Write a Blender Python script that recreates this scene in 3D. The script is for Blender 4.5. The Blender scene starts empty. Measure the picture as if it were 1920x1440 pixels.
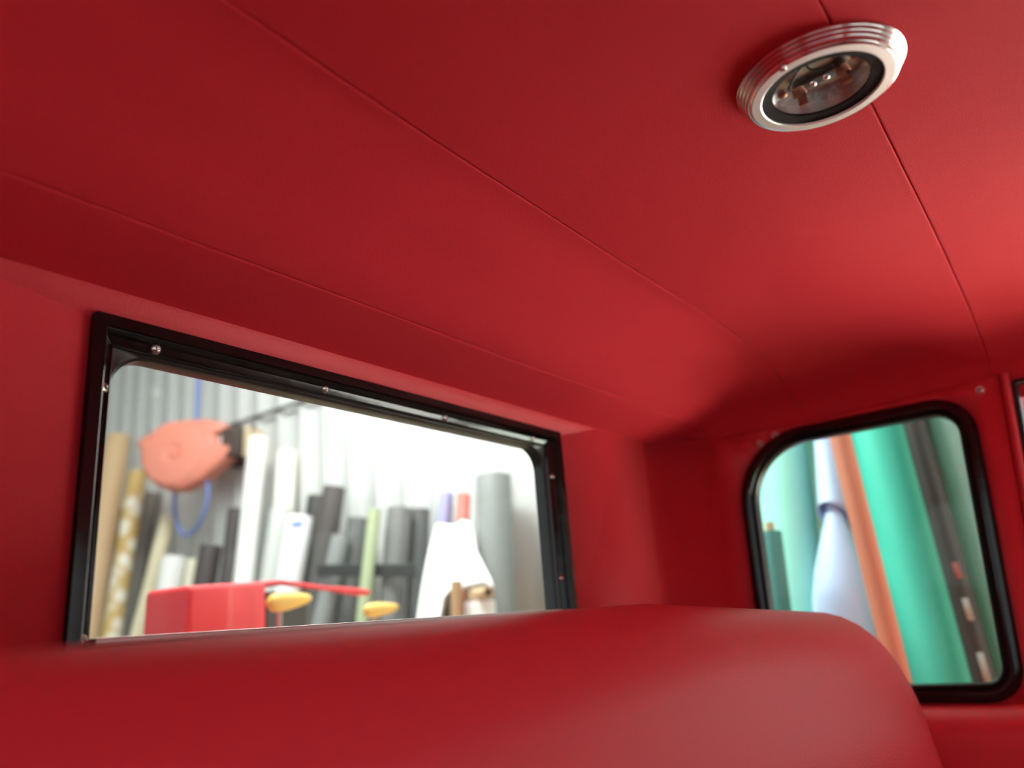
import bpy, bmesh, math, random
from mathutils import Vector, Matrix
random.seed(7)
C = bpy.context.scene.collection
S = bpy.context.scene
CAM_H = 1.40                       # camera height above the workshop floor
OFF = Vector((0, 0, CAM_H))        # shapes below are written relative to the camera height

# ------------------------------------------------------------------ camera
f_px = 1450.0
pitch = math.atan(446 / f_px); roll = math.atan(0.0795); az = math.atan(0.711)
fw = Vector((math.cos(az) * math.cos(pitch), math.sin(az) * math.cos(pitch), math.sin(pitch)))
r0 = Vector((math.sin(az), -math.cos(az), 0)); u0 = r0.cross(fw)
cr, sr = math.cos(roll), math.sin(roll)
Rv = cr * r0 - sr * u0; Uv = sr * r0 + cr * u0
cam = bpy.data.objects.new('camera', bpy.data.cameras.new('camera')); C.objects.link(cam)
m = Matrix.Identity(4)
for i, v in enumerate((Rv, Uv, -fw)):
    for k in range(3): m[k][i] = v[k]
m.translation = OFF
cam.matrix_world = m
cam.data.sensor_width = 36.0; cam.data.lens = f_px / 1920 * 36.0
cam.data.clip_start = 0.01
cam.data.dof.use_dof = True; cam.data.dof.focus_distance = 0.69; cam.data.dof.aperture_fstop = 3.0
S.camera = cam
# ------------------------------------------------------------------ world, lights, exposure
W = bpy.data.worlds.new('world'); S.world = W; W.use_nodes = True
bg = W.node_tree.nodes['Background']; bg.inputs[0].default_value = (0.93, 0.97, 1.0, 1); bg.inputs[1].default_value = 1.0
def area(name, loc, target, sx, sy, power, col=(1, 1, 1)):
    l = bpy.data.lights.new(name, 'AREA'); l.shape = 'RECTANGLE'; l.size = sx; l.size_y = sy; l.energy = power; l.color = col
    o = bpy.data.objects.new(name, l); C.objects.link(o); o.location = Vector(loc) + OFF
    d = Vector(target) - Vector(loc); o.rotation_euler = d.to_track_quat('-Z', 'Y').to_euler()
    return o
area('unseen_workshop_light', (0.85, 1.5, 1.8), (2.0, 1.3, 0.1), 1.4, 0.4, 34)
area('unseen_workshop_light.001', (1.35, 1.6, 1.55), (1.85, 0.2, 0.1), 0.9, 0.25, 24)  # unseen light added to brighten the rolls in the side window
sun = bpy.data.objects.new('sun', bpy.data.lights.new('sun', 'SUN')); C.objects.link(sun)
sun.data.energy = 56; sun.data.angle = 0.02; sun.data.color = (1.0, 0.97, 0.93)
sun.rotation_euler = Vector((-0.5, -0.04, -0.866)).to_track_quat('-Z', 'Y').to_euler()      # falls on the unseen added yard outside the door opening
S.view_settings.view_transform = 'Standard'; S.view_settings.look = 'None'
S.view_settings.gamma = 1.0; S.view_settings.use_curve_mapping = False
S.view_settings.exposure = 0.55

# ------------------------------------------------------------------ materials
def mat(name, col, rough=0.6, metal=0.0, spec=0.5, bump=None, coat=0.0, vary=0.0, vscale=4.0, sheen=0.0, aniso=0.0):
    M = bpy.data.materials.new(name); M.use_nodes = True
    nt = M.node_tree; b = nt.nodes['Principled BSDF']
    b.inputs['Base Color'].default_value = (*col, 1); b.inputs['Roughness'].default_value = rough
    b.inputs['Metallic'].default_value = metal; b.inputs['Specular IOR Level'].default_value = spec
    b.inputs['Coat Weight'].default_value = coat; b.inputs['Coat Roughness'].default_value = 0.08
    b.inputs['Sheen Weight'].default_value = sheen; b.inputs['Anisotropic'].default_value = aniso
    tc = nt.nodes.new('ShaderNodeTexCoord')
    if vary:
        n = nt.nodes.new('ShaderNodeTexNoise'); n.inputs['Scale'].default_value = vscale; n.inputs['Detail'].default_value = 4
        nt.links.new(tc.outputs['Object'], n.inputs['Vector'])
        mx = nt.nodes.new('ShaderNodeMix'); mx.data_type = 'RGBA'
        mx.inputs[6].default_value = (*[c * (1 - vary) for c in col], 1); mx.inputs[7].default_value = (*[min(1, c * (1 + vary)) for c in col], 1)
        nt.links.new(n.outputs['Fac'], mx.inputs[0]); nt.links.new(mx.outputs[2], b.inputs['Base Color'])
    if bump:
        n = nt.nodes.new('ShaderNodeTexNoise'); n.inputs['Scale'].default_value = bump[0]; n.inputs['Detail'].default_value = 3
        nt.links.new(tc.outputs['Object'], n.inputs['Vector'])
        bp = nt.nodes.new('ShaderNodeBump'); bp.inputs['Strength'].default_value = bump[1]; bp.inputs['Distance'].default_value = 0.001
        nt.links.new(n.outputs['Fac'], bp.inputs['Height']); nt.links.new(bp.outputs['Normal'], b.inputs['Normal'])
    return M
RED = (0.52, 0.019, 0.031)
M_head = mat('red_suede_vinyl', RED, 0.8, spec=0.15, bump=(900, 0.4), vary=0.14, vscale=650)
M_trim = mat('red_vinyl_trim', (0.54, 0.024, 0.036), 0.55, spec=0.35, bump=(700, 0.35), vary=0.12, vscale=600)
M_seat = mat('red_leather', (0.62, 0.033, 0.047), 0.45, spec=0.26, bump=(420, 0.35), vary=0.10, vscale=500)
M_black = mat('gloss_black_paint', (0.006, 0.004, 0.004), 0.15, spec=0.28, coat=0.08, bump=(28, 0.35))
M_rubber = mat('black_rubber', (0.011, 0.010, 0.010), 0.32, spec=0.45, bump=(60, 0.15))
M_steel = mat('stainless_screw', (0.62, 0.55, 0.5), 0.3, metal=1.0)
M_slot = mat('recess_shade', (0.02, 0.015, 0.014), 0.7)
M_alu = mat('polished_aluminium', (0.80, 0.80, 0.80), 0.16, metal=1.0, bump=(350, 0.05))
M_satin = mat('satin_aluminium', (0.80, 0.80, 0.80), 0.42, metal=1.0)
M_cup = mat('brushed_aluminium', (0.93, 0.92, 0.90), 0.3, metal=1.0, bump=(90, 0.08))
M_gasket = mat('black_gasket', (0.010, 0.006, 0.006), 0.75, spec=0.15)
M_white = mat('satin_reflector', (0.92, 0.95, 0.92), 0.24, metal=0.85)
M_copper = mat('bronze_clip', (0.36, 0.17, 0.11), 0.42, metal=0.8)
M_fibre = mat('dark_fibre_board', (0.03, 0.025, 0.022), 0.5)
M_carpet = mat('dark_cab_carpet', (0.06, 0.012, 0.014), 0.95, bump=(300, 0.6))
M_conc = mat('pale_concrete', (0.66, 0.65, 0.62), 0.7, vary=0.1, vscale=1.5)
M_sheet = mat('corrugated_steel', (0.62, 0.63, 0.61), 0.5, spec=0.5, vary=0.05, vscale=1.0)
M_girt = mat('dark_girt_steel', (0.10, 0.10, 0.095), 0.6)
M_ply = mat('plywood', (0.5, 0.36, 0.2), 0.7, vary=0.12, vscale=5)

def glass(name, tint=(0.97, 1.0, 0.985)):
    M = bpy.data.materials.new(name); M.use_nodes = True; nt = M.node_tree
    for n in list(nt.nodes): nt.nodes.remove(n)
    o = nt.nodes.new('ShaderNodeOutputMaterial'); t = nt.nodes.new('ShaderNodeBsdfTransparent'); g = nt.nodes.new('ShaderNodeBsdfGlossy')
    t.inputs[0].default_value = (*tint, 1); g.inputs['Roughness'].default_value = 0.02
    lw = nt.nodes.new('ShaderNodeLayerWeight'); lw.inputs['Blend'].default_value = 0.5
    pw = nt.nodes.new('ShaderNodeMath'); pw.operation = 'POWER'; pw.inputs[1].default_value = 5.0; nt.links.new(lw.outputs['Facing'], pw.inputs[0])
    fr = nt.nodes.new('ShaderNodeMath'); fr.operation = 'MULTIPLY_ADD'; fr.inputs[1].default_value = 0.35; fr.inputs[2].default_value = 0.012; nt.links.new(pw.outputs[0], fr.inputs[0])
    mx = nt.nodes.new('ShaderNodeMixShader')
    nt.links.new(fr.outputs[0], mx.inputs[0]); nt.links.new(t.outputs[0], mx.inputs[1]); nt.links.new(g.outputs[0], mx.inputs[2])
    nt.links.new(mx.outputs[0], o.inputs[0]); return M
M_glass = glass('clear_glass')
M_glass_green = glass('greenish_glass', (0.90, 0.98, 0.94))

# ------------------------------------------------------------------ helpers
def root_of(o):
    while o.parent: o = o.parent
    return o
def obj(name, bm, material, parent=None, smooth=True, angle=40, solid=None, inward=None):
    """one mesh object; bm is in camera-height coordinates"""
    if solid is None: bmesh.ops.recalc_face_normals(bm, faces=bm.faces)
    elif inward is not None:
        for f in bm.faces:
            f.normal_update()
            if f.normal.dot(Vector(inward) - f.calc_center_median()) < 0: f.normal_flip()
    vs = [v.co for v in bm.verts]
    if parent is None:
        org = Vector(((min(v.x for v in vs) + max(v.x for v in vs)) / 2, (min(v.y for v in vs) + max(v.y for v in vs)) / 2, min(v.z for v in vs))) + OFF
    else: org = root_of(parent).location.copy()
    for v in bm.verts: v.co = v.co + OFF - org
    me = bpy.data.meshes.new(name); bm.to_mesh(me); bm.free()
    for p in me.polygons: p.use_smooth = smooth
    if smooth: me.set_sharp_from_angle(angle=math.radians(angle))
    me.materials.append(material)
    o = bpy.data.objects.new(name, me); C.objects.link(o)
    if parent is None: o.location = org
    else: o.parent = parent
    if solid:
        s = o.modifiers.new('thickness', 'SOLIDIFY'); s.thickness = solid[0]; s.offset = solid[1]
    return o
def tag(o, label, cat, group=None, kind=None):
    o['label'] = label; o['category'] = cat
    if group: o['group'] = group
    if kind: o['kind'] = kind
    return o
def struct(o, label, cat): return tag(o, label, cat, kind='structure')
def thing(name, loc, label, cat, group=None, kind=None):
    o = bpy.data.objects.new(name, None); C.objects.link(o); o.location = Vector(loc) + OFF; o.empty_display_size = 0.05
    return tag(o, label, cat, group, kind)

def contour(corners, inset=0.0, seg=8, rmin=0.0005, r_over=None):
    """closed polygon with rounded corners, moved inward by inset; always len(corners)*(seg+1) points"""
    n = len(corners); P = [Vector(c[:2]) for c in corners]
    A = sum(P[i].x * P[(i + 1) % n].y - P[(i + 1) % n].x * P[i].y for i in range(n))
    sg = 1 if A > 0 else -1
    lines = []
    for i in range(n):
        d = (P[(i + 1) % n] - P[i]).normalized(); nv = Vector((-d.y, d.x)) * sg
        lines.append((P[i] + nv * inset, d))
    Q = []
    for i in range(n):
        p1, d1 = lines[i - 1]; p2, d2 = lines[i]
        den = d1.x * d2.y - d1.y * d2.x
        if abs(den) < 1e-9: Q.append(p2.copy()); continue
        t = ((p2.x - p1.x) * d2.y - (p2.y - p1.y) * d2.x) / den
        Q.append(p1 + d1 * t)
    out = []
    for i in range(n):
        r = (r_over[i] if isinstance(r_over, (tuple, list)) else r_over) if r_over is not None else max(corners[i][2] - inset, rmin)
        d1 = lines[i - 1][1]; d2 = lines[i][1]
        ang = math.acos(max(-1, min(1, d1.dot(d2))))
        t = r * math.tan(ang / 2)
        a = Q[i] - d1 * t
        nv = Vector((-d1.y, d1.x)) * (1 if (d1.x * d2.y - d1.y * d2.x) > 0 else -1)
        c = a + nv * r
        s = 1 if (d1.x * d2.y - d1.y * d2.x) > 0 else -1
        st = a - c
        for k in range(seg + 1):
            th = s * ang * k / seg
            out.append(Vector((c.x + st.x * math.cos(th) - st.y * math.sin(th), c.y + st.x * math.sin(th) + st.y * math.cos(th))))
    return out
def bridge(bm, loops, closed=True, cap0=False, cap1=False):
    V = [[bm.verts.new(p) for p in L] for L in loops]
    n = len(V[0])
    for a, b in zip(V, V[1:]):
        for i in range(n if closed else n - 1):
            j = (i + 1) % n
            bm.faces.new((a[i], a[j], b[j], b[i]))
    if cap0: bm.faces.new(V[0][::-1])
    if cap1: bm.faces.new(V[-1])
    return V
def lathe(bm, prof, c, axis=(0, 0, 1), seg=32, cap0=True, cap1=True):
    a = Vector(axis).normalized(); u = a.orthogonal().normalized(); w = a.cross(u); c = Vector(c)
    loops = [[c + a * h + (u * math.cos(2 * math.pi * i / seg) + w * math.sin(2 * math.pi * i / seg)) * r for i in range(seg)] for r, h in prof]
    return bridge(bm, loops, True, cap0, cap1)
def tube(bm, pts, r, seg=10):
    pts = [Vector(p) for p in pts]; loops = []; u = None
    for i, p in enumerate(pts):
        t = (pts[min(i + 1, len(pts) - 1)] - pts[max(i - 1, 0)]).normalized()
        u = t.orthogonal().normalized() if u is None else (u - t * u.dot(t)).normalized()
        w = t.cross(u)
        rr = r[i] if isinstance(r, (list, tuple)) else r
        loops.append([p + (u * math.cos(2 * math.pi * k / seg) + w * math.sin(2 * math.pi * k / seg)) * rr for k in range(seg)])
    bridge(bm, loops, True, True, True)
def box(bm, lo, hi, bev=0.0, mtx=None):
    r = bmesh.ops.create_cube(bm, size=1.0)
    lo, hi = Vector(lo), Vector(hi)
    for v in r['verts']:
        v.co = Vector(((lo + hi) / 2)[k] + v.co[k] * (hi - lo)[k] for k in range(3))
    if bev:
        es = list({e for v in r['verts'] for e in v.link_edges})
        rb = bmesh.ops.bevel(bm, geom=es, offset=bev, segments=2, affect='EDGES', profile=0.6)
        vs = list({v for f in rb['faces'] for v in f.verts} | {v for v in r['verts'] if v.is_valid})
    else: vs = r['verts']
    if mtx is not None:
        for v in vs: v.co = mtx @ v.co
    return vs
def smoothcurve(pts, n=8):
    P = [Vector(p) for p in pts]; out = []
    for i in range(len(P) - 1):
        p0 = P[max(i - 1, 0)]; p1 = P[i]; p2 = P[i + 1]; p3 = P[min(i + 2, len(P) - 1)]
        for k in range(n):
            t = k / n
            out.append(0.5 * ((2 * p1) + (p2 - p0) * t + (2 * p0 - 5 * p1 + 4 * p2 - p3) * t * t + (3 * p1 - p0 - 3 * p2 + p3) * t ** 3))
    out.append(P[-1]); return out

# ------------------------------------------------------------------ cab dimensions
YB, XR, XL, YF = 0.555, 1.215, -0.09, -0.80    # back, right, left, front inner faces
ZB = -1.00                                      # cab floor
EDGE, TOP = 0.266, 0.360

# ---- headliner
def interp(t, xs, ys):      # monotone cubic (PCHIP)
    n = len(xs); h = [xs[i + 1] - xs[i] for i in range(n - 1)]; d = [(ys[i + 1] - ys[i]) / h[i] for i in range(n - 1)]
    mm = [d[0]] + [0 if d[i - 1] * d[i] <= 0 else 2 * d[i - 1] * d[i] / (d[i - 1] + d[i]) for i in range(1, n - 1)] + [d[-1]]
    if t <= xs[0]: return ys[0] + mm[0] * (t - xs[0])
    if t >= xs[-1]: return ys[-1] + mm[-1] * (t - xs[-1])
    i = max(k for k in range(n - 1) if xs[k] <= t)
    s = (t - xs[i]) / h[i]
    return ((1 + 2 * s) * (1 - s) ** 2 * ys[i] + s * (1 - s) ** 2 * h[i] * mm[i] + s * s * (3 - 2 * s) * ys[i + 1] + s * s * (s - 1) * h[i] * mm[i + 1])
FY = ([-0.80, -0.70, -0.24, 0.0586, 0.20, 0.326, 0.40, 0.480, 0.555, 0.62], [0.27, 0.335, 0.360, 0.3605, 0.3595, 0.352, 0.327, 0.286, 0.266, 0.250])
FS = ([-0.03, 0.0, 0.005, 0.018, 0.045, 0.10, 0.17, 0.40, 0.66], [0.20, 0.262, 0.280, 0.300, 0.322, 0.339, 0.349, 0.359, 0.360])
SEAMS = [-0.54, -0.24, 0.0586, 0.326, 0.480]
def wave(x, y):
    # slack of the stretched cloth: gentle swells between the bows
    return 0.0030 * math.sin(5.1 * x + 3.3 * y + 0.6) * math.sin(7.7 * y - 2.6 * x) + 0.0014 * math.sin(13 * x - 9 * y) * math.sin(11 * y + 4 * x)
def head_z(x, y, groove=True):
    u = 1 - (interp(y, *FY) - EDGE) / (TOP - EDGE); d = min(x - XL, XR - x) + 0.010; v = 1 - (interp(d, *FS) - EDGE) / (TOP - EDGE)
    u, v = max(u, 0.0), max(v, 0.0)
    p = 4.5; w = (u ** p + v ** p) ** (1 / p)
    z = EDGE + (TOP - EDGE) * (1 - w)
    fade = max(0.0, min(1.0, (z - EDGE) / 0.03))
    z += wave(x, y) * fade
    if groove:
        for s in SEAMS:
            t = abs(y - s)
            if t < 0.03:
                z += 0.0024 * math.exp(-(t / 0.0006) ** 2)          # the stitched fold
                z -= 0.0002 * math.exp(-(t / 0.010) ** 2)            # the bow behind it
    return z
xs = []
x = XL - 0.020
while x < XR + 0.020:
    xs.append(x); d = min(abs(x - XL), abs(XR - x)); x += 0.0025 if d < 0.03 else (0.008 if d < 0.12 else 0.018)
xs.append(XR + 0.020)
LX, LY = 0.5300, 0.0815            # dome light
xs = sorted(set(xs + [LX - 0.066 + 0.006 * k for k in range(23)]))
ys = []
y = -0.80
while y < 0.60: ys.append(y); y += 0.009
for s in SEAMS: ys += [s + k for k in (-0.02, -0.012, -0.006, -0.003, -0.0015, -0.0009, -0.0005, -0.0002, 0, 0.0002, 0.0005, 0.0009, 0.0015, 0.003, 0.006, 0.012, 0.02)]
ys = sorted(set(round(v, 5) for v in ys))
bm = bmesh.new()
G = [[bm.verts.new((x, y, head_z(x, y))) for x in xs] for y in ys]
for j in range(len(ys) - 1):
    for i in range(len(xs) - 1):
        if math.hypot((xs[i] + xs[i + 1]) / 2 - LX, (ys[j] + ys[j + 1]) / 2 - LY) < 0.047: continue      # cut-out for the dome light
        bm.faces.new((G[j][i], G[j + 1][i], G[j + 1][i + 1], G[j][i + 1]))
ceiling = obj('ceiling', bm, M_head, angle=80, solid=(0.012, 1.0))
ceiling.modifiers['thickness'].offset = -1.0
struct(ceiling, 'red headliner stretched over the cab with fine stitched cross seams', 'ceiling')
# roof skin above it keeps daylight out
bm = bmesh.new(); box(bm, (XL - 0.08, YF - 0.08, 0.385), (XR + 0.08, YB + 0.09, 0.41), 0.01)
struct(obj('trim_4', bm, M_black), 'car roof panel above the red headliner', 'roof')

def panel(name, outer, hole, to3d, material, thick, parent=None, flip=False):
    """flat wall panel with one opening"""
    bm = bmesh.new(); edges = []
    for L in (outer, hole):
        V = [bm.verts.new(to3d(p)) for p in L]
        for i in range(len(V)): edges.append(bm.edges.new((V[i], V[(i + 1) % len(V)])))
    bmesh.ops.triangle_fill(bm, use_beauty=True, use_dissolve=False, edges=edges)
    return bm
def thicken(bm, vec):
    """close a sheet into a slab by extruding it along vec"""
    r = bmesh.ops.extrude_face_region(bm, geom=list(bm.faces), use_keep_orig=True)
    vs = [g for g in r['geom'] if isinstance(g, bmesh.types.BMVert)]
    for v in vs: v.co = v.co + Vector(vec)
    return bm

# ---- opening outlines (across, up, radius)
REAR = [(0.251, -0.016, 0.004), (0.880, -0.016, 0.004), (0.880, 0.2445, 0.004), (0.251, 0.2445, 0.004)]
SIDE = [(0.112, -0.144, 0.046), (0.444, -0.144, 0.05), (0.430, 0.256, 0.115), (0.088, 0.256, 0.052)]
rear3 = lambda p, d=0.0: Vector((p.x, YB + d, p.y))
side3 = lambda p, d=0.0: Vector((XR + d, p.x, p.y))
left3 = lambda p, d=0.0: Vector((XL - d, p.x, p.y))
ZT = 0.300
# ---- rear wall with the rounded corner as one padded panel, reaching to the joint above the side window
RC = 0.085; YJ = 0.3757
def front_edge(z): return 0.0735 - 0.080 * z
def side_sheet():
    outer = [Vector((front_edge(ZB), ZB)), Vector((YB - RC, ZB)), Vector((YB - RC, 0.2655)), Vector((0.42, 0.2620)), Vector((0.376, 0.2610)), Vector((0.29, 0.2622)), Vector((0.20, 0.2645)), Vector((0.12, 0.2675)), Vector((front_edge(0.271), 0.2710))]
    return panel('w', outer, contour(SIDE, 0.006, 8), side3, M_trim, 0.02)
def cut(bm, y, keep_above):
    bmesh.ops.bisect_plane(bm, geom=list(bm.verts) + list(bm.edges) + list(bm.faces), plane_co=(0, y, 0), plane_no=(0, 1, 0), clear_outer=not keep_above, clear_inner=keep_above)
def lip(bm, y, s):
    """roll the cut edge back into the joint"""
    es = [e for e in bm.edges if all(abs(v.co.y - y) < 1e-5 for v in e.verts) and len(e.link_faces) == 1]
    for dx, dy in ((0.0003, 0.0007), (0.0010, 0.0006), (0.004, 0.0003)):
        r = bmesh.ops.extrude_edge_only(bm, edges=es)
        vs = [q for q in r['geom'] if isinstance(q, bmesh.types.BMVert)]
        for v in vs: v.co += Vector((dx, dy * s, 0))
        es = [q for q in r['geom'] if isinstance(q, bmesh.types.BMEdge) and all(v in vs for v in q.verts)]
bm = panel('w', [Vector(q) for q in ((XL, ZB), (XR - RC - 0.01, ZB), (XR - RC - 0.01, ZT), (XL, ZT))], contour(REAR, 0.006, 4), rear3, M_trim, 0.02)
n = 22; path = [(XR - RC - 0.01, YB)]
for k in range(n + 1):
    a = math.pi / 2 * (1 - k / n); path.append((XR - RC + RC * math.cos(a), YB - RC + RC * math.sin(a)))
zt_ = [ZT] + [0.2655 + 0.006 * math.sin(math.pi * min(1, k / n * 1.0)) + (0.0 if k else 0.0) for k in range(n, -1, -1)]
bridge(bm, [[Vector((px, py, ZB)) for px, py in path], [Vector((px, py, z)) for (px, py), z in zip(path, zt_)]], closed=False)
b2 = side_sheet(); cut(b2, YJ + 0.0018, True); lip(b2, YJ + 0.0018, -1)
tmp = bpy.data.meshes.new('tmp'); b2.to_mesh(tmp); b2.free(); bm.from_mesh(tmp); bpy.data.meshes.remove(tmp)
bmesh.ops.remove_doubles(bm, verts=bm.verts, dist=1e-5)
wall_back = struct(obj('wall_back', bm, M_trim, angle=50, solid=(0.02, -1), inward=(0.5, 0.0, 0.0)), 'red vinyl rear wall panel of the cab around the wide rear window', 'wall')
bm = side_sheet(); cut(bm, YJ - 0.0018, False); lip(bm, YJ - 0.0018, 1)
wall_right = struct(obj('wall_right', bm, M_trim, angle=50, solid=(0.02, -1), inward=(0.5, 0.0, 0.0)), 'red vinyl quarter panel between rear corner and door, around the side window', 'wall')

def slab(bm, lo, hi): box(bm, lo, hi)
# ---- left wall, front wall with windscreen opening, cab floor (all out of frame, they shape the daylight inside)
bm = panel('w', [Vector(q) for q in ((YF, ZB), (YB + 0.02, ZB), (YB + 0.02, ZT), (YF, ZT))], contour(SIDE, 0.006, 8), left3, M_trim, 0.02)
# door window opening beside the camera
def rect_hole_cut(bm, y0, y1, z0, z1):
    for co, no in (((0, y0, 0), (0, 1, 0)), ((0, y1, 0), (0, 1, 0)), ((0, 0, z0), (0, 0, 1)), ((0, 0, z1), (0, 0, 1))):
        bmesh.ops.bisect_plane(bm, geom=list(bm.verts) + list(bm.edges) + list(bm.faces), plane_co=co, plane_no=no)
    fs = [f for f in bm.faces if y0 < f.calc_center_median().y < y1 and z0 < f.calc_center_median().z < z1]
    bmesh.ops.delete(bm, geom=fs, context='FACES')
rect_hole_cut(bm, -0.68, 0.03, -0.30, 0.255)      # near door window opening, sill lowered to let in more light
struct(obj('wall_left', bm, M_trim, angle=50, solid=(0.02, -1), inward=(0.5, 0.0, 0.0)), 'red vinyl left wall of the cab', 'wall')
bm = bmesh.new()
box(bm, (XL, YF - 0.03, ZB), (XR, YF, -0.16)); box(bm, (XL, YF - 0.03, 0.235), (XR, YF, 0.385)); box(bm, (XL, YF - 0.03, -0.16), (XL + 0.06, YF, 0.235)); box(bm, (XR - 0.06, YF - 0.03, -0.16), (XR, YF, 0.235))
struct(obj('wall_front', bm, M_trim, smooth=False), 'red front wall of the cab around the windscreen opening', 'wall')
bm = bmesh.new(); box(bm, (XL - 0.05, YF - 0.05, ZB - 0.04), (XR + 0.05, YB + 0.05, ZB))
struct(obj('floor', bm, M_carpet, smooth=False), 'dark carpeted floor of the cab', 'floor')

# ---- phillips screws
def screw(parent, c, nrm, r=0.0040, washer=False, rot=0.4):
    nrm = Vector(nrm).normalized(); c = Vector(c)
    bm = bmesh.new()
    if washer:
        lathe(bm, [(r * 1.45, -0.0006), (r * 1.45, 0.0004), (r * 1.30, 0.0010), (r * 1.08, 0.0009), (r * 1.0, 0.0002)], c, nrm, 28, True, False)
    lathe(bm, [(r, -0.0008), (r, 0.0006), (r * 0.93, 0.0011), (r * 0.7, 0.0017), (r * 0.35, 0.0021), (r * 0.02, 0.0022)], c, nrm, 28)
    s = obj('screw', bm, M_steel, parent, angle=50)
    u = nrm.orthogonal().normalized(); w = nrm.cross(u)
    u, w = u * math.cos(rot) + w * math.sin(rot), w * math.cos(rot) - u * math.sin(rot)
    M4 = Matrix((u, w, nrm)).transposed().to_4x4(); M4.translation = c
    bm = bmesh.new()
    box(bm, (-r * 0.55, -r * 0.11, 0.0012), (r * 0.55, r * 0.11, 0.00232), 0, M4); box(bm, (-r * 0.11, -r * 0.55, 0.0012), (r * 0.11, r * 0.55, 0.00234), 0, M4)  # raised dark bars imitate the shade in the cross recess
    obj('slot_shade', bm, M_slot, s, smooth=False)
    return s
screw(wall_back, (XR - 0.0002, 0.3895, 0.2410), (-1, 0, 0), 0.0040, True, 0.3)
screw(wall_right, (XR - 0.0002, 0.3632, 0.2498), (-1, 0, 0), 0.0040, True, 0.8)
screw(wall_right, (XR - 0.0002, 0.0766, 0.2556), (-1, 0, 0), 0.0040, True, 0.7)
screw(wall_right, (XR - 0.0002, 0.078, -0.165), (-1, 0, 0), 0.0040, True, 0.2)

# ---- rear window: mitred garnish frame, inner rubber seal with rounded corners, glass
w1 = thing('window_1', (0.5655, YB, -0.016), 'wide rear window in a gloss black screwed frame, behind the seat', 'window', kind='structure')
def sweep(corners, prof, to3, name, material, parent, seg=8, closed_prof=False):
    bm = bmesh.new(); loops = []
    for q in prof:
        nn, d = q[0], q[1]
        loops.append([to3(p, d) for p in contour(corners, nn, seg, r_over=(q[2] if len(q) > 2 else None))])
    if closed_prof: loops.append(loops[0])
    V = bridge(bm, loops)
    if closed_prof: bmesh.ops.remove_doubles(bm, verts=bm.verts, dist=1e-7)
    return obj(name, bm, material, parent, angle=28)
fr = sweep(REAR, [(0.0, 0.006), (0.0, -0.0035), (0.0008, -0.005), (0.0082, -0.0056), (0.0094, -0.0056), (0.0106, -0.0044), (0.0118, -0.002), (0.0128, 0.0025),
                  (0.0140, 0.0050), (0.0185, 0.0072), (0.0195, 0.0066), (0.0205, 0.0066), (0.0212, 0.0078), (0.0212, 0.020), (0.002, 0.020)], rear3, 'frame', M_black, w1, 4, True)
sweep(REAR, [(0.0192, 0.0095, 0.003), (0.0215, 0.0110, (.003, .003, .012, .012)), (0.0232, 0.0125, (.003, .003, .026, .026)), (0.0240, 0.0150, (.003, .003, .030, .030)), (0.0240, 0.0290, (.003, .003, .030, .030)), (0.018, 0.0290, 0.004)], rear3, 'rubber_seal', M_rubber, w1, 10, True)
bm = bmesh.new()
bridge(bm, [[rear3(p, d) for p in contour(REAR, 0.020, 10, r_over=0.012)] for d in (0.0215, 0.0255)], True, True, True)
obj('pane', bm, M_glass, w1, smooth=False)
bm = bmesh.new(); box(bm, (0.275, YB + 0.004, 0.0065), (0.858, YB + 0.020, 0.0115), 0.0012)
t_ = obj('sill_strip', bm, mat('dull_steel_strip', (0.45, 0.42, 0.40), 0.35, metal=1.0), w1); t_['label'] = 'dull steel strip along the bottom edge'
sl = Vector((0, -0.93, -0.36))
for x_, z_ in ((0.3049, 0.2285), (0.4766, 0.2290), (0.6515, 0.2290), (0.8254, 0.2290)): screw(w1, (x_, YB + 0.0060, z_), (0, -0.9, -0.42), 0.0040, False, x_ * 9)
screw(w1, (0.8645, YB + 0.0060, 0.1829), (-0.42, -0.9, 0), 0.0040, False, 1.1)
screw(w1, (0.8645, YB + 0.0060, 0.05), (-0.42, -0.9, 0), 0.0040, False, 0.1)
for z_ in (0.1894, 0.0102): screw(w1, (0.2668, YB + 0.0060, z_), (0.42, -0.9, 0), 0.0040, False, 0.5)

# ---- side window: moulded black rubber surround with a bead, glass
def side_window(name, to3, label):
    w = thing(name, (to3(Vector((0.27, -0.144)), 0)), label, 'window', kind='structure')
    sweep(SIDE, [(0.0, 0.006), (-0.001, 0.001), (0.0, -0.004), (0.003, -0.0075), (0.008, -0.009), (0.0125, -0.0085), (0.0155, -0.006), (0.0170, -0.001), (0.0175, 0.006), (0.006, 0.012)], to3, 'rubber_surround', M_black, w, 12, True)
    sweep(SIDE, [(0.0165, 0.002), (0.0175, -0.0005), (0.0200, -0.0018), (0.0222, 0.0000), (0.0230, 0.003), (0.0234, 0.014), (0.016, 0.014)], to3, 'inner_seal', M_rubber, w, 12, True)
    bm = bmesh.new(); bridge(bm, [[to3(p, d) for p in contour(SIDE, 0.018, 12)] for d in (0.008, 0.012)], True, True, True)
    obj('pane', bm, M_glass_green, w, smooth=False)
    return w
side_window('window_2', side3, 'rounded side window in a thick black rubber surround, beside the seat end')
side_window('window_3', left3, 'rounded side window of the opposite cab side, black rubber surround')

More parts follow.
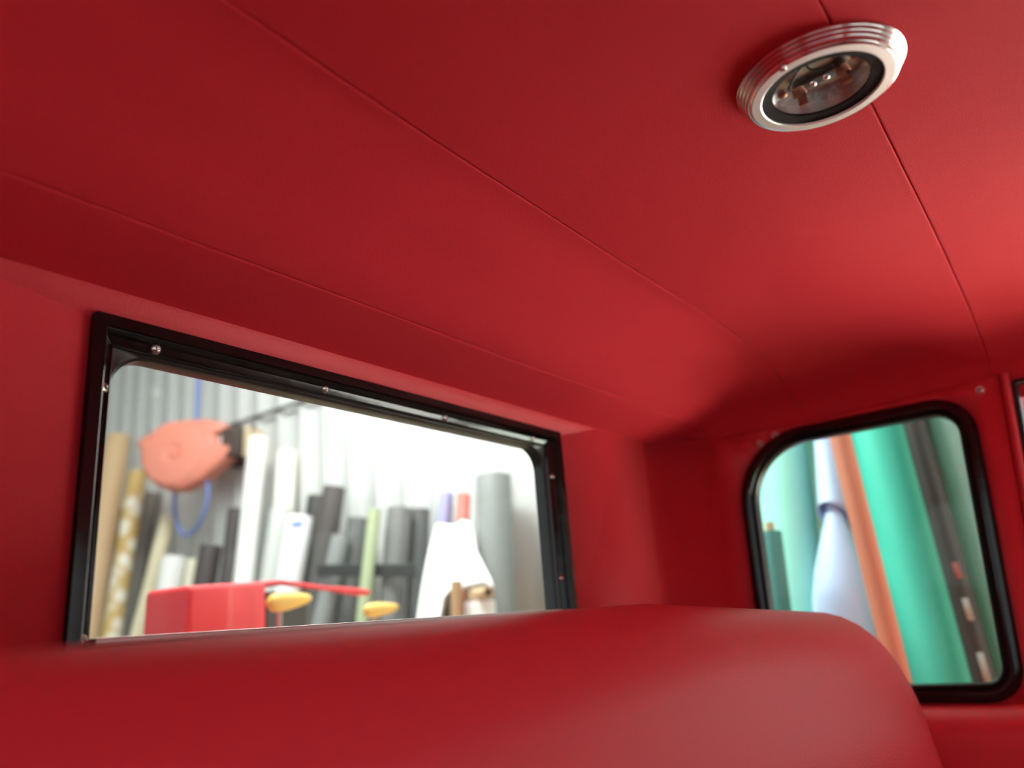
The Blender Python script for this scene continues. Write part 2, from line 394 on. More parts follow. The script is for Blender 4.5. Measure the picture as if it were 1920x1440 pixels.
# ---- door pillar trim and door opening on the right
def door_edge(z): return 0.0475 - 0.030 * (z - 0.267) * 3.2
bm = bmesh.new(); loops = []
for k in range(25):
    z = 0.272 - k * (0.272 + 0.9) / 24
    a, b = front_edge(z) - 0.0016, min(door_edge(z), front_edge(z) - 0.012)
    L = [(XR + 0.0235, a + 0.03), (XR + 0.0212, a + 0.03), (XR + 0.0212, a + 0.0012), (XR + 0.002, a + 0.0012)]
    for q in range(9):
        t = q / 8; L.append((XR + 0.001 - 0.0055 * math.sin(math.pi * (0.12 + 0.80 * t)), a + (b - a) * t))
    L += [(XR + 0.006, b - 0.001), (XR + 0.0235, b - 0.001)]
    loops.append([Vector((x_, y_, z)) for x_, y_ in L])
bridge(bm, loops, True, True, True)
struct(obj('trim_1', bm, M_trim, angle=60), 'red vinyl covered pillar strip between side panel and door', 'pillar trim')
d1 = thing('door_1', (XR, -0.33, ZB), 'right front door of the cab with a black edged window', 'door', kind='structure')
DO = [(-0.70, -0.15, 0.03), (0.0755, -0.15, 0.02), (0.0395, 0.262, 0.006), (-0.70, 0.262, 0.03)]
sweep(DO, [(0.0, 0.03), (0.0, 0.004), (0.001, 0.0025), (0.006, 0.002), (0.007, 0.004), (0.0075, 0.03)], side3, 'window_frame', M_rubber, d1, 6, True)
bm = bmesh.new(); bridge(bm, [[side3(p, d) for p in contour(DO, 0.005, 6)] for d in (0.018, 0.022)], True, True, True)
obj('pane', bm, M_glass, d1, smooth=False)
bm = bmesh.new(); box(bm, (XR, YF, ZB), (XR + 0.03, 0.075, -0.152), 0.006); box(bm, (XR, YF, -0.153), (XR + 0.03, -0.702, 0.30), 0.003)
obj('door_panel', bm, M_trim, d1)

# ---- padded ledge under the side window
bm = bmesh.new(); loops = []
for k in range(41):
    y_ = -0.02 + k * 0.012
    e = max(0.0, 0.125 - y_); lift = 0.35 * e * e + max(0.0, 0.145 - y_) * 0.10
    zt = -0.147 + lift
    L = [(XR + 0.012, zt + 0.002), (XR - 0.004, zt + 0.001), (XR - 0.020, zt - 0.001), (XR - 0.034, zt - 0.005), (XR - 0.045, zt - 0.012), (XR - 0.052, zt - 0.022), (XR - 0.054, zt - 0.035), (XR - 0.052, zt - 0.06), (XR - 0.048, -0.45), (XR - 0.045, -0.80), (XR + 0.012, -0.80)]
    loops.append([Vector((x_, y_, z_)) for x_, z_ in L])
bridge(bm, loops, True, True, True)
struct(obj('trim_2', bm, M_seat, angle=60), 'padded red vinyl panel bulging out below the side window', 'trim panel')

# ---- bench seat
seat = thing('bench_seat', (0.54, 0.25, ZB), 'red leather bench seat, rounded backrest in front of the rear window', 'seat')
SO = [(-0.05, -0.52, 0.03), (1.150, -0.52, 0.03), (1.150, -0.022, 0.150), (0.58, 0.0065, 0.5), (-0.05, 0.0030, 0.05)]
def seat3(p, y_): return Vector((p.x, y_ - 0.13 * (-p.y) * (1 if p.y < 0 else 0), p.y))
loops = []
YC, HT = 0.300, 0.072
prof = [(0.20, YC - HT - 0.0125), (0.15, YC - HT - 0.0115), (0.11, YC - HT - 0.008)]
for k in range(15):
    th = math.pi * k / 14; prof.append((HT * (1 - math.sin(th)), YC - HT * math.cos(th)))
prof += [(0.11, YC + HT)]
bm = bmesh.new()
for nn, y_ in prof: loops.append([seat3(p, y_) for p in contour(SO, nn, 16, rmin=0.02)])
bridge(bm, loops, True, True, True)
obj('backrest', bm, M_seat, seat, angle=70)
bm = bmesh.new(); box(bm, (-0.05, -0.32, -0.66), (1.14, 0.20, -0.50), 0.05); obj('seat_cushion', bm, M_seat, seat, angle=70)
bm = bmesh.new(); box(bm, (-0.03, -0.26, ZB), (1.12, 0.30, -0.655), 0.01); obj('seat_base', bm, M_carpet, seat)

# ---- dome light
zc = head_z(LX, LY, False)
dl = thing('dome_light', (LX, LY, zc), 'round ribbed aluminium dome light without its lens, on the red headliner', 'lamp')
ax = Vector((0.035, 0.0, -1)).normalized()
c0 = Vector((LX, LY, zc + 0.001))
bm = bmesh.new()
prof = [(0.0560, -0.004), (0.0580, -0.0015)]
NR = 4; r_a, h_a, r_b, h_b = 0.0580, -0.0008, 0.0512, 0.0096
dr, dh = (r_b - r_a) / NR, (h_b - h_a) / NR
for k in range(NR):
    for q in range(7):
        t = q / 6; bul = 0.0014 * math.sin(math.pi * t)
        nl = math.hypot(dr, dh)
        prof.append((r_a + dr * (k + t) + bul * dh / nl, h_a + dh * (k + t) - bul * dr / nl))
prof += [(0.0508, 0.0103), (0.0500, 0.0109), (0.0492, 0.0110)]
lathe(bm, prof, c0, ax, 96, False, False)
obj('ribbed_bezel', bm, M_alu, dl, angle=25)
bm = bmesh.new(); lathe(bm, [(0.0494, 0.0107), (0.0490, 0.0112), (0.0428, 0.0112), (0.0420, 0.0108), (0.0417, 0.0090)], c0, ax, 96, False, False)
obj('face_ring', bm, M_satin, dl, angle=25)
bm = bmesh.new(); lathe(bm, [(0.0419, 0.0098), (0.0400, 0.0092), (0.0350, 0.0086), (0.0338, 0.0083), (0.0336, 0.0066)], c0, ax, 96, False, False)
g_ = obj('gasket_ring', bm, M_gasket, dl, angle=25); g_['label'] = 'black rubber ring inside the bright bezel'
bm = bmesh.new(); lathe(bm, [(0.0337, 0.0076), (0.0365, 0.0068), (0.0365, -0.0030)], c0, ax, 96, False, False)
obj('reflector_wall', bm, M_cup, dl, angle=25)
bm = bmesh.new(); lathe(bm, [(0.0370, -0.0030), (0.0370, -0.0045), (0.0005, -0.0045)], c0, ax, 64, True, False); lathe(bm, [(0.0370, -0.0030), (0.018, -0.0030), (0.0005, -0.0030)], c0, ax, 64, False, False)
obj('back_plate', bm, M_white, dl, angle=25)
# bulb holder: dark strip with two bronze clips, rivets, wires
zb = zc + 0.0038
def frame2(a, b):
    d = (Vector(b) - Vector(a)); L = d.length; d.normalize(); w = Vector((0, 0, 1)).cross(d)
    M4 = Matrix((d, w, Vector((0, 0, 1)))).transposed().to_4x4(); M4.translation = (Vector(a) + Vector(b)) / 2
    return M4, L
pa, pb = (LX + 0.0035, LY + 0.0185, zb - 0.0025), (LX - 0.0010, LY - 0.0195, zb - 0.0025)
M4, L = frame2(pa, pb)
bm = bmesh.new(); box(bm, (-L / 2, -0.0045, -0.0012), (L / 2, 0.0045, 0.0008), 0.0003, M4); box(bm, (-L / 2 + 0.006, -0.003, 0.0008), (-L / 2 + 0.010, 0.003, 0.006), 0, M4); box(bm, (L / 2 - 0.010, -0.003, 0.0008), (L / 2 - 0.006, 0.003, 0.006), 0, M4)
hold = obj('bulb_holder', bm, M_fibre, dl)
for sx in (-1, 1):
    bm = bmesh.new()
    e = sx * (L / 2 - 0.003)
    box(bm, (e - 0.0045, -0.0050, -0.0022), (e + 0.0045, 0.0050, -0.0012), 0.0003, M4)
    for sy in (-1, 1):
        P_ = [(e - 0.0035, sy * 0.0050, -0.0015), (e + 0.0035, sy * 0.0050, -0.0015)]
        for (w0, h0), (w1_, h1) in zip([(0.0050, -0.0015), (0.0044, -0.0045), (0.0052, -0.0070), (0.0040, -0.0088)], [(0.0044, -0.0045), (0.0052, -0.0070), (0.0040, -0.0088), (0.0054, -0.0105)]):
            q = [Vector((e - 0.0032, sy * w0, h0)), Vector((e + 0.0032, sy * w0, h0)), Vector((e + 0.0032, sy * w1_, h1)), Vector((e - 0.0032, sy * w1_, h1))]
            f0 = [bm.verts.new(M4 @ v) for v in q]; f1 = [bm.verts.new(M4 @ (v + Vector((0, sy * 0.0006, 0)))) for v in q]
            bm.faces.new(f0); bm.faces.new(f1[::-1])
            for i in range(4): bm.faces.new((f0[i], f0[(i + 1) % 4], f1[(i + 1) % 4], f1[i]))
    obj('bulb_clip', bm, M_copper, hold, smooth=False)
for e in (-0.0052, 0.0048):
    bm = bmesh.new(); cc = M4 @ Vector((e, 0, -0.0012)); lathe(bm, [(0.0027, 0.0), (0.0026, 0.0008), (0.0019, 0.0017), (0.0010, 0.0021), (0.0001, 0.0022)], cc, (0, 0, -1), 20)
    obj('rivet', bm, M_alu, hold)
for dx_, dy_ in ((0.0045, 0.0275), (-0.0045, -0.0275)):
    bm = bmesh.new(); lathe(bm, [(0.0034, 0.0), (0.0034, 0.0016), (0.0026, 0.0024), (0.0002, 0.0027)], Vector((LX + dx_, LY + dy_, zb)), (0, 0, -1), 8)
    obj('mounting_screw', bm, M_copper, dl)
bm = bmesh.new()
tube(bm, smoothcurve([pa, Vector(pa) + Vector((-0.010, 0.002, -0.003)), (LX - 0.016, LY + 0.010, zb - 0.002), (LX - 0.019, LY + 0.004, zb + 0.001)], 6), 0.0008, 8)
tube(bm, smoothcurve([pb, Vector(pb) + Vector((-0.008, 0.007, -0.003)), (LX - 0.013, LY + 0.001, zb - 0.003), (LX - 0.019, LY + 0.004, zb + 0.001)], 6), 0.0008, 8)
obj('lamp_wire', bm, M_fibre, dl)
bm = bmesh.new(); lathe(bm, [(0.0028, -0.001), (0.0028, 0.0012), (0.0022, 0.0024), (0.0002, 0.0030)], c0 + Vector((-0.0470, 0.0135, 0)) + ax * 0.0115, ax, 20)
b_ = obj('switch_button', bm, M_alu, dl)

# ------------------------------------------------------------------ workshop outside
FZ = -CAM_H
bm = bmesh.new(); box(bm, (-7, -7, FZ - 0.1), (2.04, 8, FZ))  # unseen floor kept dark so less light bounces into the cab
struct(obj('floor_workshop', bm, mat('low_bounce_concrete', (0.20, 0.19, 0.18), 0.6, vary=0.15, vscale=1.5), smooth=False), 'unseen concrete workshop floor, darkened to cut bounce light', 'floor')
bm = bmesh.new(); box(bm, (2.045, -7, FZ - 0.1), (14, 8, FZ - 0.004))  # unseen yard, added to bounce sunlight up through the door window
struct(obj('ground', bm, M_conc, smooth=False), 'unseen pale concrete yard, added to bounce sunlight onto the headliner', 'ground')
# corrugated wall: trapezoid ribs every 145 mm
XW = 2.0
bm = bmesh.new(); line = []
y_ = -0.10
while y_ < 7.5:
    line += [(XW, y_), (XW, y_ + 0.092), (XW - 0.020, y_ + 0.106), (XW - 0.020, y_ + 0.131)]; y_ += 0.145
line.append((XW, y_))
bridge(bm, [[Vector((a, b, z)) for a, b in line] for z in (FZ, 2.4)], closed=False)
struct(obj('wall_workshop', bm, M_sheet, angle=10, solid=(0.012, 1)), 'pale corrugated steel workshop wall behind the fabric rolls', 'wall')
bm = bmesh.new(); box(bm, (XW, -1.9, 0.95), (XW + 0.08, -0.1, 3.0)); box(bm, (XW, -5.0, FZ), (XW + 0.08, -1.9, 3.0)); box(bm, (XW + 0.02, -0.1, 2.3), (XW + 0.08, 7.5, 3.0))  # unseen wall and header, shaped to let sunlight in beside the car
struct(obj('wall_sun_opening', bm, M_sheet, smooth=False), 'unseen workshop wall with a doorway added to admit sunlight, ahead of the fabric rolls', 'wall')
bm = bmesh.new(); box(bm, (XW - 0.034, -0.09, 0.925), (XW - 0.021, 2.98, 0.938), 0.002)
struct(obj('trim_3', bm, M_girt), 'thin dark steel rail running along the corrugated wall', 'rail')
bm = bmesh.new(); box(bm, (-7, -5, 3.0), (2.08, 7.5, 3.08)); box(bm, (-7, 7.45, FZ), (2.02, 7.5, 3.0))  # roof slab added to keep the sun out except at the doorway
struct(obj('ceiling_sun_block', bm, M_sheet, smooth=False), 'unseen workshop roof added to block the sun, with the far end wall behind the car', 'roof')
# low rack the rolls stand on
bench = thing('storage_rack', (1.77, 2.0, FZ), 'low plywood rack the fabric rolls stand on', 'rack')
bm = bmesh.new(); box(bm, (1.46, -0.35, -0.345), (1.975, 4.3, -0.312), 0.003); obj('shelf_board', bm, M_ply, bench)
for yy in (-0.3, 1.2, 2.7, 4.2):
    for xx in (1.49, 1.93):
        bm = bmesh.new(); box(bm, (xx - 0.025, yy - 0.025, FZ), (xx + 0.025, yy + 0.025, -0.346), 0.002); obj('leg', bm, M_ply, bench)

def mottled(col):
    M = mat('gold_patterned_vinyl', col, .5); nt = M.node_tree; b = nt.nodes['Principled BSDF']
    n = nt.nodes.new('ShaderNodeTexVoronoi'); n.inputs['Scale'].default_value = 16; tc = nt.nodes['Texture Coordinate']
    rp = nt.nodes.new('ShaderNodeValToRGB'); rp.color_ramp.elements[0].color = (.92, .88, .74, 1); rp.color_ramp.elements[0].position = .25; rp.color_ramp.elements[1].color = (.62, .42, .14, 1); rp.color_ramp.elements[1].position = .62
    nt.links.new(tc.outputs['Object'], n.inputs['Vector']); nt.links.new(n.outputs['Distance'], rp.inputs[0]); nt.links.new(rp.outputs[0], b.inputs['Base Color'])
    return M
def fabric_roll(name, top, bot, r, col, label, rough=0.55, core=None, up=0.0, vary=0.03, vscale=5.0, group='fabric rolls leaning on the workshop wall', cat='fabric roll', turn=0.0, swirl=0.05, stripes=None):
    top, bot = Vector(top), Vector(bot); a = (top - bot).normalized(); top = top + a * up
    rt = thing(name, bot, label, cat, group)
    u = a.orthogonal().normalized(); w = a.cross(u)
    def ring(c, rr, wound=True):
        L = []
        for k in range(40):
            th = 2 * math.pi * k / 40 + turn
            q = rr * (1 + swirl * (k / 39 - 0.5)) if wound else rr
            L.append(c + (u * math.cos(th) + w * math.sin(th)) * q)
        return L
    bm = bmesh.new(); H = (top - bot).length
    bridge(bm, [ring(bot, r * 0.45), ring(bot, r * 0.99), ring(bot + a * 0.004, r)] + [ring(bot + a * H * k / 6, r * (1 + 0.012 * math.sin(k * 2.1 + r * 90))) for k in range(1, 6)] + [ring(top - a * 0.004, r), ring(top, r * 0.985), ring(top - a * 0.002, r * 0.45)], True, True, True)
    wm = mottled(col) if stripes else mat(name + '_vinyl', col, rough, vary=vary, vscale=vscale)
    obj('fabric_wrap', bm, wm, rt, angle=50)
    if core:
        bm = bmesh.new(); h = core
        bridge(bm, [ring(top - a * 0.02, r * 0.42, False), ring(top + a * h, r * 0.42, False), ring(top + a * h, r * 0.34, False), ring(top - a * 0.015, r * 0.34, False)], True, True, True)
        obj('cardboard_core', bm, M_core, rt)
    return rt
M_core = mat('cardboard', (0.55, 0.38, 0.22), 0.8, vary=0.06)
E_ = 'behind the rear window'
R = [
 ('cardboard_tube', (1.86, 3.718, 1.016), (1.689, 3.571, -0.3), .0569, (.72, .50, .28), 'thick tan cardboard tube at the far left of the rear window, left of the reel', {}),
 ('fabric_roll', (1.93, 3.723, .666), (1.80, 3.765, -.3), .0317, (.045, .042, .04), 'dark charcoal roll added for the shaded gap between tan tube and gold patterned roll', {}),  # roll put in to darken the shaded gap
 ('fabric_roll', (1.84, 3.471, .798), (1.697, 3.391, -.3), .0398, (.75, .60, .30), 'cream roll with mottled gold pattern, below the hose reel', dict(stripes=True)),
 ('fabric_roll', (1.94, 3.516, .713), (1.83, 3.56, -.3), .0359, (.20, .19, .17), 'taupe grey roll behind the gold patterned roll', {}),
 ('fabric_roll', (1.84, 3.192, .554), (1.729, 3.32, -.3), .0298, (.85, .76, .52), 'slim pale cream roll leaning left, under the hanging hose loop', {}),
 ('fabric_roll', (1.78, 3.023, .361), (1.694, 3.036, -.3), .0476, (.9, .9, .88), 'short white roll with rounded top just above the red bin', {}),
 ('fabric_roll', (1.82, 2.955, .344), (1.736, 2.945, -.3), .0228, (.85, .80, .62), 'short thin cream roll between white stub and dark rolls', {}),
 ('fabric_roll', (1.80, 2.800, .379), (1.712, 2.828, -.3), .0424, (.075, .065, .065), 'short dark charcoal roll, lower of the dark pair above the red bin', {}),
 ('fabric_roll', (1.85, 2.714, .515), (1.75, 2.690, -.3), .0329, (.075, .065, .065), 'taller dark charcoal roll, upper of the dark pair above the red bin', {}),
 ('fabric_roll', (1.88, 2.620, .793), (1.738, 2.559, -.3), .0381, (.92, .92, .89), 'tall plain white roll right of the dark pair', dict(core=.03)),
 ('fabric_roll', (1.93, 2.503, .718), (1.82, 2.43, -.3), .0400, (.92, .90, .78), 'tall ivory white roll with yellowish edge, second of the tall white pair', {}),
 ('fabric_roll', (1.81, 2.378, .467), (1.72, 2.420, -.3), .0385, (.62, .64, .60), 'pale grey roll between tall white roll and blue marked roll', {}),
 ('fabric_roll', (1.78, 2.230, .416), (1.687, 2.300, -.3), .0462, (.92, .93, .94), 'white roll with a small blue mark near its top', {}),
 ('fabric_roll', (1.93, 2.313, .511), (1.83, 2.345, -.3), .0400, (.055, .05, .048), 'charcoal roll behind the blue marked white roll', {}),
 ('fabric_roll', (1.86, 2.141, .512), (1.754, 2.215, -.3), .0397, (.085, .075, .07), 'tallest dark brown grey roll in the middle of the rear window', {}),
 ('fabric_roll', (1.87, 2.030, .386), (1.79, 2.095, -.3), .0364, (.13, .13, .125), 'mid grey roll left of the sage green roll', {}),
 ('fabric_roll', (1.79, 2.028, .322), (1.69, 2.130, -.3), .0318, (.26, .27, .265), 'short light grey roll in front of the dark brown grey roll', {}),
 ('fabric_roll', (1.705, 1.776, .370), (1.617, 1.812, -.3), .0198, (.40, .47, .28), 'slim sage green roll standing before the grey rolls', {}),
 ('fabric_roll', (1.80, 1.760, .377), (1.712, 1.783, -.3), .0392, (.19, .19, .185), 'stout grey roll right of the sage green roll', {}),
 ('fabric_roll', (1.88, 1.745, .376), (1.80, 1.750, -.3), .0320, (.10, .10, .10), 'dark grey roll behind the stout grey roll', {}),
 ('fabric_roll', (1.945, 1.690, .383), (1.90, 1.665, -.3), .0270, (.92, .92, .90), 'narrow white roll between grey rolls and white draped cloth', {}),
 ('fabric_roll', (1.82, 1.578, .399), (1.729, 1.607, -.3), .0231, (.36, .36, .60), 'lavender blue roll sticking out of the white cloth', {}),
 ('fabric_roll', (1.86, 1.545, .395), (1.79, 1.560, -.3), .0183, (.06, .055, .06), 'thin black roll between lavender and coral rolls', {}),
 ('fabric_roll', (1.82, 1.506, .384), (1.731, 1.520, -.3), .0196, (.78, .22, .18), 'coral red roll sticking out of the white cloth', {}),
 ('fabric_roll', (1.88, 1.435, .433), (1.785, 1.401, -.3), .0541, (.24, .26, .252), 'tall thick grey roll at the right end of the rear window', {}),
 ('cardboard_tube', (1.575, 1.347, .114), (1.560, 1.347, -.3), .0150, (.50, .33, .18), 'slim tan cardboard tube under the hem of the white cloth', {}),
 ('fabric_roll', (1.86, .544, .356), (1.775, .571, -.3), .0608, (.36, .80, .68), 'pale aqua roll at the left of the side window', dict(up=.55)),
 ('fabric_roll', (1.62, .530, .137), (1.563, .532, -.3), .0223, (.06, .26, .24), 'short dark teal roll in front of the pale aqua roll', dict(core=.02)),
 ('fabric_roll', (1.955, .480, .375), (1.90, .500, -.3), .0240, (.22, .64, .42), 'slim mint green roll between aqua roll and blue white sheet', dict(up=.5)),
 ('fabric_roll', (1.63, .360, .316), (1.55, .322, -.3), .0200, (.60, .20, .12), 'thin terracotta leather roll leaning beside the turquoise roll', dict(up=.5, rough=.5)),
 ('fabric_roll', (1.86, .326, .369), (1.773, .294, -.3), .0712, (.08, .66, .50), 'thick turquoise roll in the middle of the side window', dict(up=.6, rough=.4)),
 ('fabric_roll', (1.92, .163, .369), (1.845, .146, -.3), .0680, (.30, .44, .38), 'thick grey green roll at the right of the side window', dict(up=.5, rough=.35)),
 ('fabric_roll', (1.90, .000, .413), (1.800, .003, -.3), .0600, (.80, .12, .14), 'glossy coral pink vinyl roll seen through the door window', dict(up=.4, rough=.2)),
]
made = {}
for nm, T_, B_, r_, col, lab, kw in R:
    o = fabric_roll(nm, T_, B_, r_, col, lab, turn=random.uniform(0, 6.28), **({**kw, 'cat': 'cardboard tube'} if nm == 'cardboard_tube' else kw))
    made[lab] = o

# black roll with pale printed labels, beside the turquoise roll
lr = fabric_roll('fabric_roll', (1.76, .242, .335), (1.677, .21, -.3), .0208, (.035, .036, .032), 'thin black roll with pale label patches between turquoise and grey green rolls', up=.5, rough=.4)
def patch(rt, top, bot, r, z0, z1, a0, a1, material, name):
    top, bot = Vector(top), Vector(bot); a = (top - bot).normalized(); bm = bmesh.new(); loops = []
    for z in (z0, z1):
        c = bot + a * ((z - bot.z) / a.z)
        loops.append([c + Vector((math.cos(a0 + (a1 - a0) * k / 10), math.sin(a0 + (a1 - a0) * k / 10), 0)) * r for k in range(11)])
    bridge(bm, loops, closed=False)
    return obj(name, bm, material, rt, solid=(0.0006, 1))
M_label = mat('pale_label', (.34, .31, .27), .6); M_redlab = mat('red_label', (.30, .06, .05), .6); M_blue = mat('blue_print', (.20, .32, .78), .5)
for z0, z1, M_, nm_ in ((-.175, -.115, M_label, 'paper_label'), (-.060, .000 - .02, M_label, 'paper_label'), (.015, .045, M_redlab, 'red_label')):
    patch(lr, (1.76, .242, .335), (1.677, .21, -.3), .0222, z0, z1, 3.25, 3.75, M_, nm_)
wb = made['white roll with a small blue mark near its top']
patch(wb, (1.78, 2.230, .416), (1.687, 2.300, -.3), .0478, .375, .395, 3.5, 4.3, M_blue, 'blue_mark')

# loosely wound white and blue sheet: an open tube above, a flared sheet coming out below it
M_sheetc = mat('white_blue_vinyl', (.55, .68, .96), .5, vary=.03)
sh = thing('fabric_roll', (1.70, .459, -.312), 'loosely wound white and light blue sheet, open above and flared below, beside the terracotta roll', 'fabric roll', 'fabric rolls leaning on the workshop wall')
def axis_pt(z): return Vector((1.80 - .131 * (.34 - z), .425 + .07 * (.34 - z), z))
bm = bmesh.new(); loops = []
for z, rr in ((.46, .0265), (.34, .0275), (.20, .0295), (.166, .0315)):
    loops.append([axis_pt(z) + Vector((math.cos(2 * math.pi * k / 40), math.sin(2 * math.pi * k / 40), 0.95 * math.cos(2 * math.pi * k / 40 - 2.9) * (1 if z < .17 else 0))) * rr for k in range(40)])
bridge(bm, loops)
obj('wound_tube', bm, M_sheetc, sh, angle=60, solid=(0.0015, -1))
bm = bmesh.new(); loops = []
for z, rr in ((.26, .010), (.19, .0130), (.165, .018), (.12, .0310), (.06, .047), (0, .057), (-.08, .058), (-.312, .050)):
    L = []
    for k in range(48):
        th = 2 * math.pi * k / 48; q = rr * (1 + 0.08 * math.cos(th - 3.4)); L.append(axis_pt(z) + Vector((q * math.cos(th), q * math.sin(th), 0)))
    loops.append(L)
bridge(bm, loops)
obj('flared_sheet', bm, M_sheetc, sh, angle=60, solid=(0.0015, -1))

# cloth draped round three rolls
M_cloth = mat('white_cloth', (.92, .92, .90), .85, bump=(200, .2))
bm = bmesh.new(); loops = []
for i in range(15):
    s_ = i / 14; L = []
    for k in range(72):
        ph = 2 * math.pi * k / 72
        cxs, sn = math.cos(ph), math.sin(ph)
        cy = 1.548 + (1.452 - 1.548) * s_ ** 0.9; ry = 0.066 + (0.150 - 0.066) * s_
        yy = cy + ry * math.copysign(abs(sn) ** .7, sn)
        hem = 0.100 if yy < 1.42 else (-0.12 if yy > 1.47 else 0.100 - 0.22 * (yy - 1.42) / 0.05)
        hem0 = 0.105 + (hem - 0.105) * s_
        z = 0.296 + (hem0 - 0.296) * s_ + 0.006 * math.sin(5 * ph)
        xf, xb = 1.775 - 0.165 * s_, 1.888 - 0.045 * s_
        xx = (xf + xb) / 2 - (xb - xf) / 2 * math.copysign(abs(cxs) ** .6, cxs)
        lim = 1.90 - 0.135 * max(0.0, min(1.0, (1.60 - yy) / 0.12)) * min(1.0, 0.62 + s_ * 0.8) - 0.10 * s_
        xx = min(xx, max(lim, xf + 0.004))
        fold = 0.007 * s_ * math.sin(9 * ph + 1.0)
        L.append(Vector((xx - fold, yy + fold * 0.5, z)))
    loops.append(L)
bridge(bm, loops)
tag(obj('draped_cloth', bm, M_cloth, angle=70, solid=(0.002, 0)), 'white cloth draped round the lavender, black and coral rolls', 'cloth')
fabric_roll('fabric_roll', (1.64, 1.325, .060), (1.635, 1.325, -.3), .040, (.90, .90, .88), 'short white roll under the tan tube, below the cloth hem')
bm = bmesh.new(); P0, P1 = Vector((1.648, 1.357, .0775)), Vector((1.600, 1.262, .0775))
lathe(bm, [(.011, 0), (.0155, .0), (.0160, .004), (.0160, (P1 - P0).length - .004), (.0155, (P1 - P0).length), (.011, (P1 - P0).length), (.011, 0)], P0, P1 - P0, 32, False, False)
tag(obj('cardboard_tube', bm, M_core, angle=40), 'short tan cardboard tube lying flat on the short white roll', 'cardboard tube')
bm = bmesh.new()  # solid dark band placed where shade crosses the grey rolls
bridge(bm, [[Vector((x_, yy, zc_ + dz)) for x_, dz in ((1.716, -.019), (1.712, -.016), (1.712, .016), (1.716, .019), (1.724, .019), (1.724, -.019))] for yy, zc_ in ((2.06, .212), (1.85, .191), (1.628, .169))], True, True, True)
tag(obj('shade_band', bm, mat('shade_band', (.03, .03, .028), .7), angle=20), 'dark band standing in for the shade across the grey rolls behind the sage roll', 'shade band')

# ---- hose reel hanging on the wall
reel = thing('hose_reel', (1.75, 3.0, .60), 'faded orange-pink hose reel on the corrugated wall with a blue hose', 'hose reel')
M_reel = mat('faded_orange_plastic', (.80, .27, .19), .5, vary=.05); M_hose = mat('blue_hose', (.18, .27, .62), .4); M_brk = mat('dark_bracket', (.055, .04, .03), .6); M_tan = mat('tan_board', (.62, .50, .32), .7)
Cr = Vector((1.765, 3.0, .780)); a_ = Vector((-.85, -.52, 0.03)).normalized(); u_ = Vector((.52, -.85, 0)).normalized(); v_ = a_.cross(u_); v_ = v_ if v_.z > 0 else -v_
kx, ky = .00063 / .87, .00062
OUT = [(450, 1030), (475, 1000), (600, 930), (700, 900), (850, 905), (950, 935), (1000, 970), (990, 992), (940, 1000), (935, 1060), (950, 1095), (1040, 1118), (1035, 1160), (950, 1250), (860, 1330), (740, 1385), (650, 1375), (570, 1325), (510, 1250), (480, 1150), (475, 1090), (452, 1050)]
pl = [((px - 690) * kx, -(py - 1130) * ky) for px, py in OUT]
def in3(p, d, sc=1.0): return Cr + u_ * p[0] * sc + v_ * p[1] * sc + a_ * d
bm = bmesh.new(); bridge(bm, [[in3(p, d, sc) for p in pl] for d, sc in ((-.050, .93), (-.046, .97), (-.030, 1.0), (.020, 1.0), (.036, .98), (.046, .93), (.052, .84))], True, True, True)
obj('casing', bm, M_reel, reel, angle=35)
bm = bmesh.new(); lathe(bm, [(.135, 0.0), (.133, .006), (.12, .010), (.04, .013), (.036, .010), (.024, .009), (.022, .015), (.001, .017)], Cr + a_ * .050, a_, 48)
obj('side_cover', bm, M_reel, reel, angle=35)
bm = bmesh.new()
Mr = Matrix((u_, v_, a_)).transposed().to_4x4(); Mr.translation = Cr
box(bm, (.20, -.035, -.05), (.285, .085, .045), .006, Mr); box(bm, (.10, -.045, -.13), (.25, .06, -.055), .006, Mr)
obj('wall_bracket', bm, M_brk, reel)
bm = bmesh.new(); box(bm, (.288, -.04, -.08), (.318, .09, .03), .003, Mr); obj('mounting_board', bm, M_tan, reel)
bm = bmesh.new(); box(bm, (.165, .015, -.02), (.198, .075, .02), .004, Mr); obj('hose_guide', bm, mat('pale_guide', (.75, .74, .70), .5), reel)
bm = bmesh.new(); tube(bm, smoothcurve([(1.86, 3.045, 1.72), (1.86, 3.045, 1.3), (1.86, 3.040, .98), (1.83, 3.00, .88)], 8), .0095, 10); obj('supply_hose', bm, M_hose, reel)
bm = bmesh.new(); tube(bm, smoothcurve([(1.83, 3.10, .72), (1.83, 3.136, .633), (1.83, 3.12, .54), (1.83, 3.08, .478), (1.83, 3.027, .453), (1.83, 2.96, .472), (1.83, 2.905, .53), (1.83, 2.885, .60), (1.83, 2.90, .70)], 8), .0085, 10); obj('hose_loop', bm, M_hose, reel)
# ---- work table behind the cab with the red box and the yellow handled tools
tb = thing('work_table', (1.0, 1.30, FZ), 'low plywood work table just behind the cab', 'table')
bm = bmesh.new(); box(bm, (.60, 1.08, -.19), (1.38, 1.52, -.16), .004); obj('table_top', bm, M_ply, tb)
for xx in (.64, 1.34):
    for yy in (1.12, 1.48):
        bm = bmesh.new(); box(bm, (xx - .025, yy - .025, FZ), (xx + .025, yy + .025, -.191), .003); obj('leg', bm, M_ply, tb)
M_redbox = mat('bright_red_vinyl', (.80, .045, .055), .5, vary=.08, vscale=9); M_dark = mat('compartment_shade', (.055, .05, .042), .7); M_yel = mat('yellow_plastic', (.90, .60, .12), .4)
rb = thing('red_box', (.84, 1.28, -.16), 'bright red vinyl box with a dark block for its shaded open end, just behind the rear window', 'box')
A_, C_, B_ = Vector((.716, 1.305)), Vector((.738, 1.205)), Vector((.945, 1.285)); D_ = Vector((.935, 1.375))
bm = bmesh.new(); loops = []
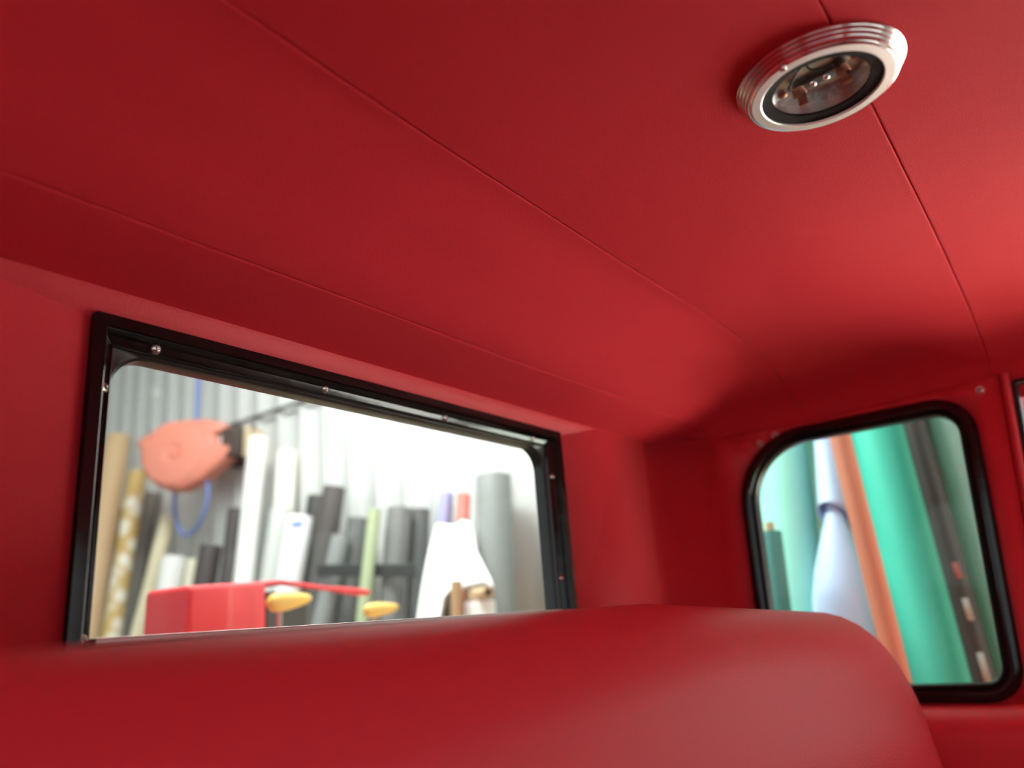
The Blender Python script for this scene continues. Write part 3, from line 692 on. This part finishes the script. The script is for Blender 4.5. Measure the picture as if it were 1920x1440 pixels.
def quadloop(z4, ins):
    cs = [(A_.x, A_.y, .012), (C_.x, C_.y, .010), (B_.x, B_.y, .004), (D_.x, D_.y, .012)]
    out = contour(cs, ins, 6, rmin=.002)
    L = []
    for p in out:
        t = max(0, min(1, (p.x - A_.x) / (B_.x - A_.x))); zz = z4 + (0.0145 * t if z4 > 0 else 0)
        dent = 0.0
        L.append(Vector((p.x, p.y, zz)))
    return L
for z4, ins in ((-.16, .004), (-.155, 0), (-.05, -.001), (.03, -.001), (.088, 0), (.094, .002), (.0965, .006), (.098, .02)): loops.append(quadloop(z4, ins))
bridge(bm, loops, True, True, True)
obj('red_body', bm, M_redbox, rb, angle=50)
e1 = (B_ - C_).normalized()
bm = bmesh.new()
Md = Matrix.Identity(4)
vs = [(B_.x + .004, B_.y - .001), (B_.x + .125, B_.y + .035), (B_.x + .105, B_.y + .105), (D_.x + .006, D_.y + .004)]
bridge(bm, [[Vector((x_, y_, z)) for x_, y_ in vs] for z in (-.16, .092)], True, True, True)  # solid dark block stands in for the shaded inside
p_ = obj('shaded_end', bm, M_dark, rb, smooth=False); p_['label'] = 'solid dark grey block for the shaded open end'
bm = bmesh.new(); tube(bm, [(.960, 1.360, .108), (1.03, 1.350, .114), (1.15, 1.352, .101), (1.22, 1.352, .094), (1.268, 1.350, .090)], [.007, .006, .005, .0085, .007], 10); obj('lip_bar', bm, M_redbox, rb)
def tool(p0, p1, r, label, foot):
    t = thing('hand_tool', (p0[0], p0[1], -.16), label, 'hand tool', 'yellow handled tools')
    p0, p1 = Vector(p0), Vector(p1); L = (p1 - p0).length
    bm = bmesh.new(); lathe(bm, [(.001, 0), (r * .55, .002), (r * .88, L * .10), (r, L * .26), (r * .95, L * .45), (r * .72, L * .72), (r * .5, L * .92), (r * .3, L * .99), (.001, L)], p0, p1 - p0, 28, False, False)
    obj('handle', bm, M_yel, t, angle=60)
    bm = bmesh.new(); c = p0 + (p1 - p0) * foot; tube(bm, [(c.x, c.y + .006, -.16), (c.x, c.y + .006, c.z - r * .5)], .005, 8); obj('shaft', bm, M_steel, t)
tool((.900, 1.215, .066), (1.000, 1.222, .074), .0175, 'larger yellow oval tool handle right beside the red box', .3)
tool((1.165, 1.250, .046), (1.268, 1.256, .052), .0150, 'smaller yellow oval tool handle, further right below the red lip', .3)
